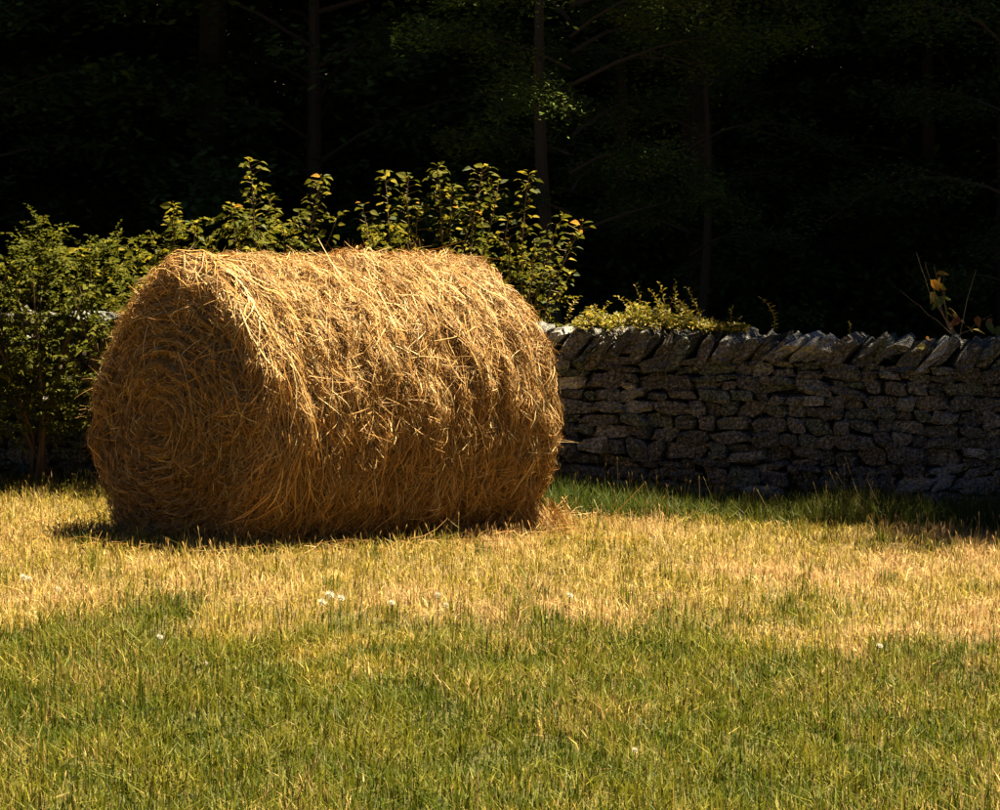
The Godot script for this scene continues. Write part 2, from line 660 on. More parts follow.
	for k in 2600:
		var e := rng.randf()
		var x := rf(-BL / 2 - 0.05, BL / 2 + 0.08)
		var z := 0.50 + absf(rn(0.10))
		if e < 0.3:
			x = -BL / 2 - absf(rn(0.06)); z = rf(-0.5, 0.5)
		elif e < 0.65:
			x = BL / 2 - 0.1 + rn(0.10); z = 0.56 + rn(0.07)
		var hgt := rf(0.0, 0.05)
		if e >= 0.3 and e < 0.65:
			hgt = rf(0.0, 0.17)
		var p0 := Vector3(x, hgt, z)
		var dir := Vector3(rn(0.5), rf(-0.3, 0.9), rn(0.5)).normalized()
		if e >= 0.3 and e < 0.65:
			dir = Vector3(rf(0.0, 0.5), -1.0, rf(0.1, 0.6)).normalized()
		stalk(skirt, p0, dir, rf(0.06, 0.2), rf(0.0025, 0.0042))
	stuff(part("loose_foot_hay", skirt.mesh(), hay, o))

	# single stalks one can pick out
	var protos := []
	for k in 6:
		var g := Geo.new()
		stalk(g, Vector3.ZERO, Vector3.RIGHT, 1.0, 0.016)
		for n in g.c.size():
			g.c[n] = Color(0.46, 0.32, 0.13)
		protos.append(g.mesh())
	for k in 64:
		var s := rf(sa * 0.3, sd)
		var th := rf(0.0, 2.3)
		var p := bale_point(s, th, 0.035)
		var nrm := Vector3(b_nu, b_nr * sin(th), b_nr * cos(th)).normalized()
		var tang := nrm.cross(Vector3(rn(1), rn(1), rn(1)).normalized()).normalized()
		var ln := rf(0.16, 0.36)
		var dir := (tang + nrm * rf(-0.02, 0.12)).normalized()
		var b := Basis(dir, nrm, dir.cross(nrm).normalized()).orthonormalized().scaled_local(Vector3(ln, ln * 0.55, 0.3))
		part("stalk", pick(protos), hay, o, Transform3D(b, p - dir * ln * 0.4))

func hay_spike(g: Geo, s: float, th: float, ln: float, w: float) -> void:
	var p := bale_point(s, th, 0.0)
	var nrm := Vector3(b_nu, b_nr * sin(th), b_nr * cos(th)).normalized()
	var dir := (nrm * rf(0.3, 1.0) + Vector3(rn(0.6), rn(0.6), rn(0.6))).normalized()
	stalk(g, p, dir, ln, w)

func stalk(g: Geo, p0: Vector3, dir: Vector3, ln: float, w: float) -> void:
	var p := PackedVector3Array()
	var ws := PackedVector3Array()
	var droop := Vector3(rn(0.25), rn(0.25) - 0.15, rn(0.25)) * ln
	var side := dir.cross(Vector3(rn(1), rn(1), rn(1)).normalized()).normalized() * (w * 0.5)
	for j in 4:
		var f := j / 3.0
		p.append(p0 + dir * (ln * f) + droop * f * f)
		ws.append(side * (1.0 - 0.6 * f))
	g.ribbon(p, ws, hay_colour(1.0))

# ------------------------------------------------------------------ dry stone wall
const WALL_H := 0.825     # to the underside of the coping
var wall_slope := 0.9 / 5.53

func wall_d(x: float) -> float:      # depth of the wall's face
	return 16.62 - wall_slope * (x + 0.06)

func wall_frame() -> Transform3D:
	return Transform3D(Basis(Vector3.UP, -atan(wall_slope)), Vector3(0, 0, -wall_d(0)))

func stone_geo(nx: int, ny: int, nd: int, rough: float, round_: float) -> Geo:
	# a broken block of unit size: gridded box, corners knocked off, faces uneven
	var g := Geo.new()
	var pts := {}
	var off := rf(0, 500)
	var skew := Vector3(rn(0.22), rn(0.30), rn(0.16))
	for a in nx + 1:
		for b in ny + 1:
			for e in nd + 1:
				if a > 0 and a < nx and b > 0 and b < ny and e > 0 and e < nd:
					continue
				var q := Vector3(a / float(nx) - 0.5, b / float(ny) - 0.5, e / float(nd) - 0.5)
				var m := Vector3(absf(q.x) * 2, absf(q.y) * 2, absf(q.z) * 2)
				var over := maxf(0.0, m.x * m.x + m.y * m.y + m.z * m.z - 1.6)
				var pull := 1.0 - round_ * over * rf(0.6, 1.4)
				q *= pull
				q += Vector3(nz_fine.get_noise_3d(q.x * 3 + off, q.y * 3, q.z * 3), nz_fine.get_noise_3d(q.x * 3, q.y * 3 + off, q.z * 3), nz_fine.get_noise_3d(q.x * 3, q.y * 3, q.z * 3 + off)) * rough
				q += Vector3(rn(0.018), rn(0.022), rn(0.03))
				q.y += skew.x * q.x * absf(q.x) + skew.y * q.x * q.y
				q.x += skew.z * q.y
				pts[Vector3i(a, b, e)] = q
	var col := Color.WHITE
	for a in nx:
		for b in ny:
			sq(g, pts, Vector3i(a, b, 0), Vector3i(1, 0, 0), Vector3i(0, 1, 0), false, col)
			sq(g, pts, Vector3i(a, b, nd), Vector3i(1, 0, 0), Vector3i(0, 1, 0), true, col)
	for a in nx:
		for e in nd:
			sq(g, pts, Vector3i(a, 0, e), Vector3i(1, 0, 0), Vector3i(0, 0, 1), true, col)
			sq(g, pts, Vector3i(a, ny, e), Vector3i(1, 0, 0), Vector3i(0, 0, 1), false, col)
	for b in ny:
		for e in nd:
			sq(g, pts, Vector3i(0, b, e), Vector3i(0, 1, 0), Vector3i(0, 0, 1), false, col)
			sq(g, pts, Vector3i(nx, b, e), Vector3i(0, 1, 0), Vector3i(0, 0, 1), true, col)
	return g

func sq(g: Geo, pts: Dictionary, o: Vector3i, u: Vector3i, w: Vector3i, flip: bool, col: Color) -> void:
	var a: Vector3 = pts[o]
	var b: Vector3 = pts[o + u]
	var c: Vector3 = pts[o + u + w]
	var d: Vector3 = pts[o + w]
	if flip:
		g.quad(a, d, c, b, col)
	else:
		g.quad(a, b, c, d, col)

func stone_mat(called: String, dark: Color, mid: Color, pale: Color, sd_: int) -> StandardMaterial3D:
	var m := StandardMaterial3D.new()
	m.resource_name = called
	m.albedo_texture = noise_tex(1024, 0.024, sd_, [[0.20, dark * 0.6], [0.40, dark.lerp(mid, 0.6)], [0.50, mid], [0.60, mid.lerp(pale, 0.5)], [0.72, pale], [0.80, pale.lerp(grey(0.55), 0.6)]], 4)
	m.uv1_triplanar = true
	m.uv1_world_triplanar = true
	m.uv1_scale = Vector3(1.7, 1.7, 1.7)
	m.uv1_offset = Vector3(sd_ * 0.37, sd_ * 0.21, 0)
	m.roughness = 0.92
	m.metallic_specular = 0.25
	m.heightmap_enabled = true
	m.heightmap_texture = rock_bump
	m.heightmap_scale = 2.5
	return m

var rock_bump: NoiseTexture2D

func make_wall() -> void:
	rock_bump = noise_tex(1024, 0.05, 21, [[0.1, grey(0)], [0.9, grey(1)]], 6)
	var mats := [
		stone_mat("grey limestone", Color(0.065, 0.067, 0.066), Color(0.165, 0.168, 0.164), Color(0.30, 0.30, 0.29), 31),
		stone_mat("brown limestone", Color(0.055, 0.052, 0.048), Color(0.14, 0.132, 0.122), Color(0.25, 0.235, 0.215), 32),
		stone_mat("mossy limestone", Color(0.045, 0.054, 0.048), Color(0.115, 0.135, 0.12), Color(0.22, 0.25, 0.22), 33),
		stone_mat("dark limestone", Color(0.040, 0.041, 0.041), Color(0.095, 0.097, 0.096), Color(0.18, 0.18, 0.175), 34),
		stone_mat("pale limestone", Color(0.11, 0.112, 0.11), Color(0.26, 0.26, 0.25), Color(0.40, 0.40, 0.38), 36),
	]
	var white := stone_mat("lichen covered stone", Color(0.20, 0.19, 0.17), Color(0.42, 0.41, 0.37), Color(0.62, 0.61, 0.56), 35)
	var blocks := []
	var block_meshes := []
	for k in 18:
		var g := stone_geo(4, 3, 2, 0.15, 0.12)
		blocks.append(g)
		block_meshes.append(g.mesh())
	var slabs := []
	var slab_meshes := []
	for k in 10:
		var g := stone_geo(2, 4, 3, 0.15, 0.10)
		slabs.append(g)
		slab_meshes.append(g.mesh())

	var w := thing("stone_wall", "low grey dry stone wall with slanted coping stones behind the bale", "wall")
	w.transform = wall_frame()
	var x0 := -9.0
	var x1 := 9.0
	# rubble heart, set back behind the face
	var core := Geo.new()
	var n := 60
	for k in n:
		var xa := lerpf(x0, x1, k / float(n))
		var xb := lerpf(x0, x1, (k + 1) / float(n))
		var ya := wall_base(xa)
		var yb := wall_base(xb)
		var za := -0.13 + rf(-0.02, 0.02)
		var hh := WALL_H - 0.02
		core.quad(Vector3(xa, ya - 0.1, za), Vector3(xa, ya + hh, za), Vector3(xb, yb + hh, za), Vector3(xb, yb - 0.1, za), Color.WHITE)
		core.quad(Vector3(xa, ya + hh, za), Vector3(xa, ya + hh, -0.40), Vector3(xb, yb + hh, -0.40), Vector3(xb, yb + hh, za), Color.WHITE)
		core.quad(Vector3(xb, yb - 0.1, -0.40), Vector3(xb, yb + hh, -0.40), Vector3(xa, ya + hh, -0.40), Vector3(xa, ya - 0.1, -0.40), Color.WHITE)
	part("rubble_core", core.mesh(), mats[3], w)

	# courses of stones: each span is one block or a few thin slabs
	var rest := []
	for k in 5:
		rest.append(Geo.new())
	var placed := 0
	var y := -0.03
	var course := 0
	while y < WALL_H - 0.015:
		var ch := rf(0.048, 0.102)
		if y + ch > WALL_H - 0.05:
			ch = WALL_H - y
		var x := x0 + rf(0.0, 0.1)
		while x < x1:
			var wd := rf(0.07, 0.24) * lerpf(0.8, 1.2, ch / 0.118)
			var wob := 0.034 * nz.get_noise_2d((x + wd / 2) * 120.0, course * 37.0)
			var wob2 := 0.034 * nz.get_noise_2d((x + wd / 2) * 120.0, (course + 1) * 37.0)
			if course == 0:
				wob = -0.02
			var lo := y + wob
			var hi := y + ch + (wob2 if y + ch < WALL_H - 0.001 else 0.0)
			var cuts := [lo, hi]
			var roll := rng.randf()
			if ch > 0.085 and roll < 0.40:
				cuts = [lo, lerpf(lo, hi, rf(0.35, 0.65)), hi]
			elif ch > 0.1 and roll < 0.44:
				cuts = [lo, lerpf(lo, hi, rf(0.28, 0.38)), lerpf(lo, hi, rf(0.6, 0.72)), hi]
			for c in cuts.size() - 1:
				var sub := [x, x + wd]
				if wd > 0.17 and rng.randf() < 0.35:
					sub = [x, x + wd * rf(0.35, 0.65), x + wd]
				for e in sub.size() - 1:
					var sw: float = sub[e + 1] - sub[e]
					var sh: float = cuts[c + 1] - cuts[c]
					var cx: float = (sub[e] + sub[e + 1]) / 2
					var cy: float = (cuts[c] + cuts[c + 1]) / 2 + wall_base(cx)
					var dep := rf(0.16, 0.24)
					var proud := rf(-0.045, 0.02)
					var bs := Basis(Vector3.BACK, rn(0.085)) * Basis(Vector3.UP, rn(0.10)) * Basis(Vector3.RIGHT, rn(0.05))
					if rng.randf() < 0.5:
						bs = bs * Basis(Vector3.BACK, PI)
					bs = bs.scaled_local(Vector3(sw * rf(0.96, 1.10), sh * rf(0.92, 1.12), dep))
					var t := Transform3D(bs, Vector3(cx, cy, proud - dep / 2))
					var kind := rng.randi() % blocks.size()
					var mk := stone_tone(cx, cy)
					var seen := (cx > 0.10 and cx < 2.72) or (cx < -2.28 and cx > -2.9)
					if seen and placed < 296:
						part("stone", block_meshes[kind], white if rng.randf() < 0.012 else mats[mk], w, t)
						placed += 1
					else:
						rest[mk].add(blocks[kind], t)
			x += wd
		y += ch
		course += 1
	for k in 5:
		stuff(part("farther_stones", rest[k].mesh(), mats[k], w))

	# coping: slabs on edge, leaning
	var far_coping := Geo.new()
	var x := x0
	while x < x1:
		var pitch := rf(0.04, 0.092)
		var h := rf(0.17, 0.225)
		var th := pitch * rf(0.8, 1.1)
		var lean := deg_to_rad(-38.0 + rn(6.0))
		if x > 1.35:     # farther along they have slipped and lie flatter
			lean = deg_to_rad(-46.0 + rn(9.0))
		var cx := x + pitch / 2
		var reach := 0.5 * (h * cos(lean) + th * absf(sin(lean)))
		var up := maxf(reach - 0.03, 0.02) if rng.randf() < 0.1 else 0.158 + rn(0.010) - reach
		var bs := Basis(Vector3.UP, rn(0.12)) * Basis(Vector3.BACK, lean) * Basis(Vector3.RIGHT, rn(0.06))
		bs = bs.scaled_local(Vector3(th, h, rf(0.38, 0.48)))
		var t := Transform3D(bs, Vector3(cx, WALL_H + wall_base(cx) + up, -0.19 + rn(0.022)))
		var kind := rng.randi() % slabs.size()
		var mk: int = [3, 1, 2, 3, 0][rng.randi() % 5]
		if absf(cx) < 3.4:
			var m: Material = mats[mk]
			if (cx > 1.62 and cx < 1.80) or (cx > 0.0 and rng.randf() < 0.03):
				m = white
			part("coping_stone", slab_meshes[kind], m, w, t)
		else:
			far_coping.add(slabs[kind], t)
		x += pitch
	stuff(part("farther_coping", far_coping.mesh(), mats[0], w))

func stone_tone(x: float, y: float) -> int:
	var f := nz.get_noise_2d(x * 60.0, y * 60.0 + 77.0) + rn(0.34)
	if rng.randf() < 0.10: return 4
	return 2 if f < -0.16 else (0 if f < 0.08 else (1 if f < 0.28 else 3))

func wall_base(lx: float) -> float:     # ground height at the wall's foot, in wall axes
	return -0.022 * lx * cos(atan(wall_slope)) - 0.01

# ------------------------------------------------------------------ leaves, shrubs, trees
func leaf_geo(ln: float, wd: float, fold: float, droop: float, col: Color) -> Geo:
	# a pointed oval leaf, folded along its rib and bent down; grows along +z
	var g := Geo.new()
	var prof := [[0.0, 0.06], [0.22, 0.8], [0.45, 1.0], [0.72, 0.62], [1.0, 0.0]]
	for k in prof.size() - 1:
		var a: Array = prof[k]
		var b: Array = prof[k + 1]
		for s in [-1.0, 1.0]:
			var p0 := Vector3(0, -droop * a[0] * a[0] * ln, a[0] * ln)
			var p1 := Vector3(0, -droop * b[0] * b[0] * ln, b[0] * ln)
			var q0 := p0 + Vector3(s * wd * 0.5 * a[1], fold * wd * 0.5 * a[1], 0)
			var q1 := p1 + Vector3(s * wd * 0.5 * b[1], fold * wd * 0.5 * b[1], 0)
			g.quad(p0, p1, q1, q0, col * (1.0 if s > 0 else 0.93))
	return g

func small_leaf(ln: float, wd: float, fold: float, droop: float, col: Color) -> Geo:
	var g := Geo.new()
	var m := Vector3(0, -droop * 0.2 * ln, ln * 0.45)
	var t := Vector3(0, -droop * ln, ln)
	for sx in [-1.0, 1.0]:
		var w := Vector3(sx * wd * 0.5, fold * wd * 0.5 - droop * 0.15 * ln, ln * 0.4)
		g.tri(Vector3.ZERO, m, w, col)
		g.tri(m, t, w, col)
	return g

func leaf_basis(dir: Vector3, roll: float) -> Basis:
	var z := dir.normalized()
	var x := Vector3.UP.cross(z)
	if x.length() < 0.05:
		x = Vector3.RIGHT
	x = x.normalized()
	var y := z.cross(x)
	return Basis(x, y, z).rotated(z, roll)

func bez(a: Vector3, b: Vector3, c: Vector3, t: float) -> Vector3:
	return a.lerp(b, t).lerp(b.lerp(c, t), t)

func make_hedge() -> void:
	var stem_mat := plant_mat("hedge stem", 0.8, 0.0)
	var leaf_mat := plant_mat("hedge leaf", 0.7, 0.7, Color.WHITE, 0.15)
	var tones := {
		"olive": Color(0.085, 0.086, 0.010), "yellow": Color(0.18, 0.152, 0.016), "green": Color(0.050, 0.057, 0.008),
		"orange": Color(0.28, 0.145, 0.015), "grey": Color(0.085, 0.105, 0.055)}
	var lm := {}
	for t in tones:
		lm[t] = []
		for k in 3:
			lm[t].append(leaf_geo(1.0, rf(0.55, 0.75), rf(0.1, 0.4), rf(0.15, 0.55), tones[t] * rf(0.85, 1.15)).mesh())
	# each shrub: base pixel x, depth, label, shoots [tip px, tip py, leaf rows, lean px of the foot], filler radius/height
	var shrubs := [
		{"x": 262.0, "d": 17.6, "label": "leafy shrub with two tall upright shoots rising behind the near end of the bale", "fill": [0.44, 1.47, 2600],
			"tips": [[250, 160, 30, 262], [268, 196, 20, 268], [322, 176, 30, 310], [300, 210, 16, 300], [232, 205, 16, 240], [338, 214, 10, 322], [285, 228, 12, 285]]},
		{"x": 176.0, "d": 17.65, "label": "small leafy shoot of hedge rising above the near rim of the bale", "fill": [0.36, 1.40, 1800],
			"tips": [[172, 204, 22, 180], [196, 226, 14, 190], [152, 232, 10, 165]]},
		{"x": 396.0, "d": 17.6, "label": "slender shrub with two close shoots above the middle of the bale", "fill": [0.26, 1.42, 900],
			"tips": [[384, 172, 20, 398], [408, 174, 18, 408], [362, 204, 14, 384], [420, 205, 14, 412]]},
		{"x": 452.0, "d": 17.5, "label": "shrub with a crowd of yellowing shoots above the far half of the bale", "fill": [0.34, 1.44, 1500],
			"tips": [[438, 166, 32, 440], [452, 186, 22, 450], [484, 166, 26, 466], [500, 182, 18, 474], [470, 205, 14, 462]]},
		{"x": 512.0, "d": 17.3, "label": "open shrub arching out past the far end of the bale over the wall", "fill": [0.28, 1.25, 800],
			"tips": [[530, 172, 26, 516], [584, 222, 26, 518], [562, 214, 18, 516], [508, 216, 18, 510], [572, 272, 22, 520], [540, 240, 18, 516], [546, 262, 14, 520], [552, 310, 10, 524]]},
	]
	for sh in shrubs:
		var dd: float = sh.d
		var bp := at(sh.x, 300, dd)
		var base := Vector3(bp.x, ground_y(bp.x, -dd), -dd)
		var o := thing("hedge_shrub", sh.label, "shrub", base, "shrubs of the hedge behind the bale")
		var stems := Geo.new()
		var total := 0
		for tp in sh.tips:
			total += int(tp[2])
		var dense := minf(2.4, 290.0 / total)
		var lines := []
		for tp in sh.tips:
			var dz := rf(-0.25, 0.3)
			var tip := at(tp[0], tp[1], dd + dz) - base
			var foot := at(tp[3], 300, dd + dz * 0.5) - base
			foot.y = 0.0
			foot.x *= 0.6
			var knee := Vector3(foot.x + (tip.x - foot.x) * 0.25, tip.y * 0.75, tip.z * 0.5)
			lines.append([foot, knee, tip])
			var pts := PackedVector3Array()
			var rad := PackedFloat32Array()
			for k in 9:
				var t := k / 8.0
				pts.append(bez(foot, knee, tip, t) + Vector3(rn(0.006), 0, rn(0.006)))
				rad.append(lerpf(0.010, 0.0018, t))
			stems.tube(pts, rad, 5, Color(0.13, 0.09, 0.045))
			var rows: int = tp[2]
			var az := rf(0, TAU)
			rows = int(rows * dense)
			for k in rows:
				var t := 1.0 - 0.58 * pow(k / float(rows), 1.1)
				var p := bez(foot, knee, tip, t)
				az += 2.2 + rn(0.35)
				var young := k < 4
				var size := (0.030 + 0.012 * k if young else rf(0.030, 0.056))
				size = minf(size, 0.07)
				var out := Vector3(cos(az), rf(0.1, 0.55) if not young else rf(0.5, 1.1), sin(az))
				# leaves sit on short side twigs further down
				var reach := 0.012 if young else rf(0.015, 0.07)
				var q := p + out.normalized() * reach
				if reach > 0.03:
					stems.tube(PackedVector3Array([p, q]), PackedFloat32Array([0.002, 0.0012]), 3, Color(0.15, 0.12, 0.05))
				var r := rng.randf()
				var tone := "olive"
				if r < 0.27: tone = "yellow"
				elif r < 0.47: tone = "green"
				elif r < 0.55: tone = "grey"
				elif r < 0.565 or (young and r < 0.60): tone = "orange"
				var b := leaf_basis(out + Vector3(0, -0.35, 0), rn(0.5)).scaled_local(Vector3(size, size, size))
				part("leaf", pick(lm[tone]), leaf_mat, o, Transform3D(b, q))
		var f := Geo.new()
		var bits := [small_leaf(0.034, 0.02, 0.3, 0.4, tones.olive), small_leaf(0.03, 0.018, 0.2, 0.5, tones.green), small_leaf(0.036, 0.02, 0.3, 0.3, tones.yellow)]
		for ln in lines:      # side twigs with small leaves along every shoot
			for k in 9:
				var t := rf(0.42, 0.97)
				var p0 := bez(ln[0], ln[1], ln[2], t)
				var a := rf(0, TAU)
				var dir := Vector3(cos(a), rf(0.2, 1.0), sin(a)).normalized()
				var tl := rf(0.05, 0.15) * (1.25 - t * 0.8)
				var p1 := p0 + dir * tl
				stems.tube(PackedVector3Array([p0, p1]), PackedFloat32Array([0.0018, 0.0009]), 3, Color(0.12, 0.09, 0.04))
				for q in 6:
					var w := p0.lerp(p1, (q + 0.7) / 6.0)
					var ld := (dir + Vector3(rn(0.8), rf(-0.6, 0.3), rn(0.8))).normalized()
					var z := rf(0.7, 1.3)
					f.add(pick(bits), Transform3D(leaf_basis(ld, rn(0.5)).scaled_local(Vector3(z, z, z)), w), grey(rf(0.8, 1.2)))
		part("stem", stems.mesh(), stem_mat, o)
		var rad2: float = sh.fill[0]
		var top: float = sh.fill[1]
		fill_leaves(f, int(sh.fill[2]), rad2, top, 0.6, [tones.olive, tones.green, tones.yellow, tones.olive], 0.05)
		part("foliage", f.mesh(), leaf_mat, o)
	# the broad mass of the hedge on the left, hanging over the wall
	var lefts := [
		[-60.0, 16.72, 0.62, 1.30, 6400, "spreading hedge shrub against the wall, farthest from the bale"],
		[36.0, 16.66, 0.50, 1.30, 6400, "olive hedge shrub with white blossoms against the wall beside the bale"],
		[108.0, 16.7, 0.44, 1.34, 5200, "pale topped hedge shrub pressed behind the near end of the bale"],
	]
	for l in lefts:
		var dd: float = l[1]
		var bp := at(l[0], 300, dd)
		var base := Vector3(bp.x, ground_y(bp.x, -dd), -dd)
		var o := thing("hedge_shrub", l[5], "shrub", base, "shrubs of the hedge behind the bale")
		var stems := Geo.new()
		for k in 9:
			var a := rf(0, TAU)
			var tip := Vector3(cos(a) * l[2] * 0.7, l[3] * rf(0.7, 0.95), sin(a) * l[2] * 0.6)
			var pts := PackedVector3Array()
			var rad := PackedFloat32Array()
			for j in 6:
				var t := j / 5.0
				pts.append(bez(Vector3(rn(0.06), 0, -0.25 + rn(0.06)), Vector3(tip.x * 0.4, tip.y * 0.7, tip.z * 0.3), tip, t))
				rad.append(lerpf(0.014, 0.003, t))
			stems.tube(pts, rad, 5, Color(0.10, 0.07, 0.04))
		part("stem", stems.mesh(), stem_mat, o)
		var f := Geo.new()
		fill_leaves(f, int(l[4]), l[2], l[3], 0.34, [tones.olive, tones.green, tones.green], 0.042)
		part("foliage", f.mesh(), leaf_mat, o)
		# single leaves sticking out at the top
		for k in 46:
			var a := rf(0, TAU)
			var rr := sqrt(rng.randf())
			var p := Vector3(cos(a) * l[2] * rr, l[3] * (1.0 - 0.16 * rr * rr) + rf(-0.06, 0.035), sin(a) * l[2] * rr * 0.8)
			var size := rf(0.045, 0.075)
			var out := Vector3(cos(a) + rn(0.4), rf(0.0, 0.7), sin(a) + rn(0.4))
			var b := leaf_basis(out, rn(0.5)).scaled_local(Vector3(size, size, size))
			part("leaf", pick(lm[pick(["olive", "yellow", "olive", "yellow", "green"])]), leaf_mat, o, Transform3D(b, p))
	# blossoms in the hedge
	var bl := Geo.new()
	for k in 5:
		var a := TAU * k / 5.0
		var u := Vector3(cos(a), sin(a), 0.25)
		var v := Vector3(-sin(a), cos(a), 0.0)
		bl.quad(Vector3.ZERO, u * 0.010 - v * 0.008, u * 0.018, u * 0.010 + v * 0.008, Color(0.4, 0.38, 0.33))
	var bm := bl.mesh()
	var pm := plant_mat("petals", 0.6, 0.4)
	for b in [[64, 358, 0], [60, 367, 0], [84, 353, 0], [70, 378, 0], [45, 398, 0]]:
		var p := at(b[0], b[1], 16.2)
		var o := thing("blossom", "small pale five petalled blossom among the dark hedge leaves", "flower", p, "pale blossoms in the hedge beside the bale")
		o.rotation = Vector3(rn(0.4), rn(0.4), rf(0, TAU))
		part("petals", bm, pm, o)
		o.scale = Vector3(0.8, 0.8, 0.8)

# leaves through an upright rounded volume, thicker in clumps
func fill_leaves(f: Geo, n: int, rad: float, top: float, low: float, cols: Array, size: float) -> void:
	var protos := []
	for c in cols:
		protos.append(small_leaf(size, size * rf(0.5, 0.65), rf(0.1, 0.5), rf(0.2, 0.6), c))
	var off := rf(0, 100)
	var per := 11
	for k in n / per:
		var a := rf(0, TAU)
		var h := rng.randf()
		var r := pow(rng.randf(), 0.6)
		var bulge := sqrt(maxf(0.0, 1.0 - pow(maxf(0.0, h - 0.4) / 0.6, 2.0))) * (0.75 + 0.25 * minf(1.0, h * 3.0))
		var p := Vector3(cos(a) * r * rad * bulge, lerpf(low, top, h), sin(a) * r * rad * bulge)
		var q := nz_fine.get_noise_3d(p.x * 3.2 + off, p.y * 3.2, p.z * 3.2)
		if q < -0.12:
			continue
		p.y += q * 0.3 * h
		var ln := rf(0.10, 0.26)
		var dir := Vector3(p.x / rad + rn(0.5), rf(-0.3, 0.9), p.z / rad + rn(0.5)).normalized()
		var sag := Vector3(0, -rf(0.1, 0.5) * ln, 0)
		var tone := grey(rf(0.8, 1.2))
		var proto: Geo = pick(protos)
		for l in per:
			var t := (l + 0.5) / per
			var side := dir.cross(Vector3.UP).normalized() * (1.0 if l % 2 else -1.0)
			var d := (dir * rf(0.4, 1.0) + side * rf(0.4, 1.1) + Vector3(0, rf(-0.5, 0.3), 0)).normalized()
			var s := rf(0.6, 1.3) * (1.15 - 0.5 * t)
			f.add(proto if rng.randf() < 0.7 else pick(protos), Transform3D(leaf_basis(d, rn(0.5)).scaled_local(Vector3(s, s, s)), p + dir * ln * t + sag * t * t), tone)

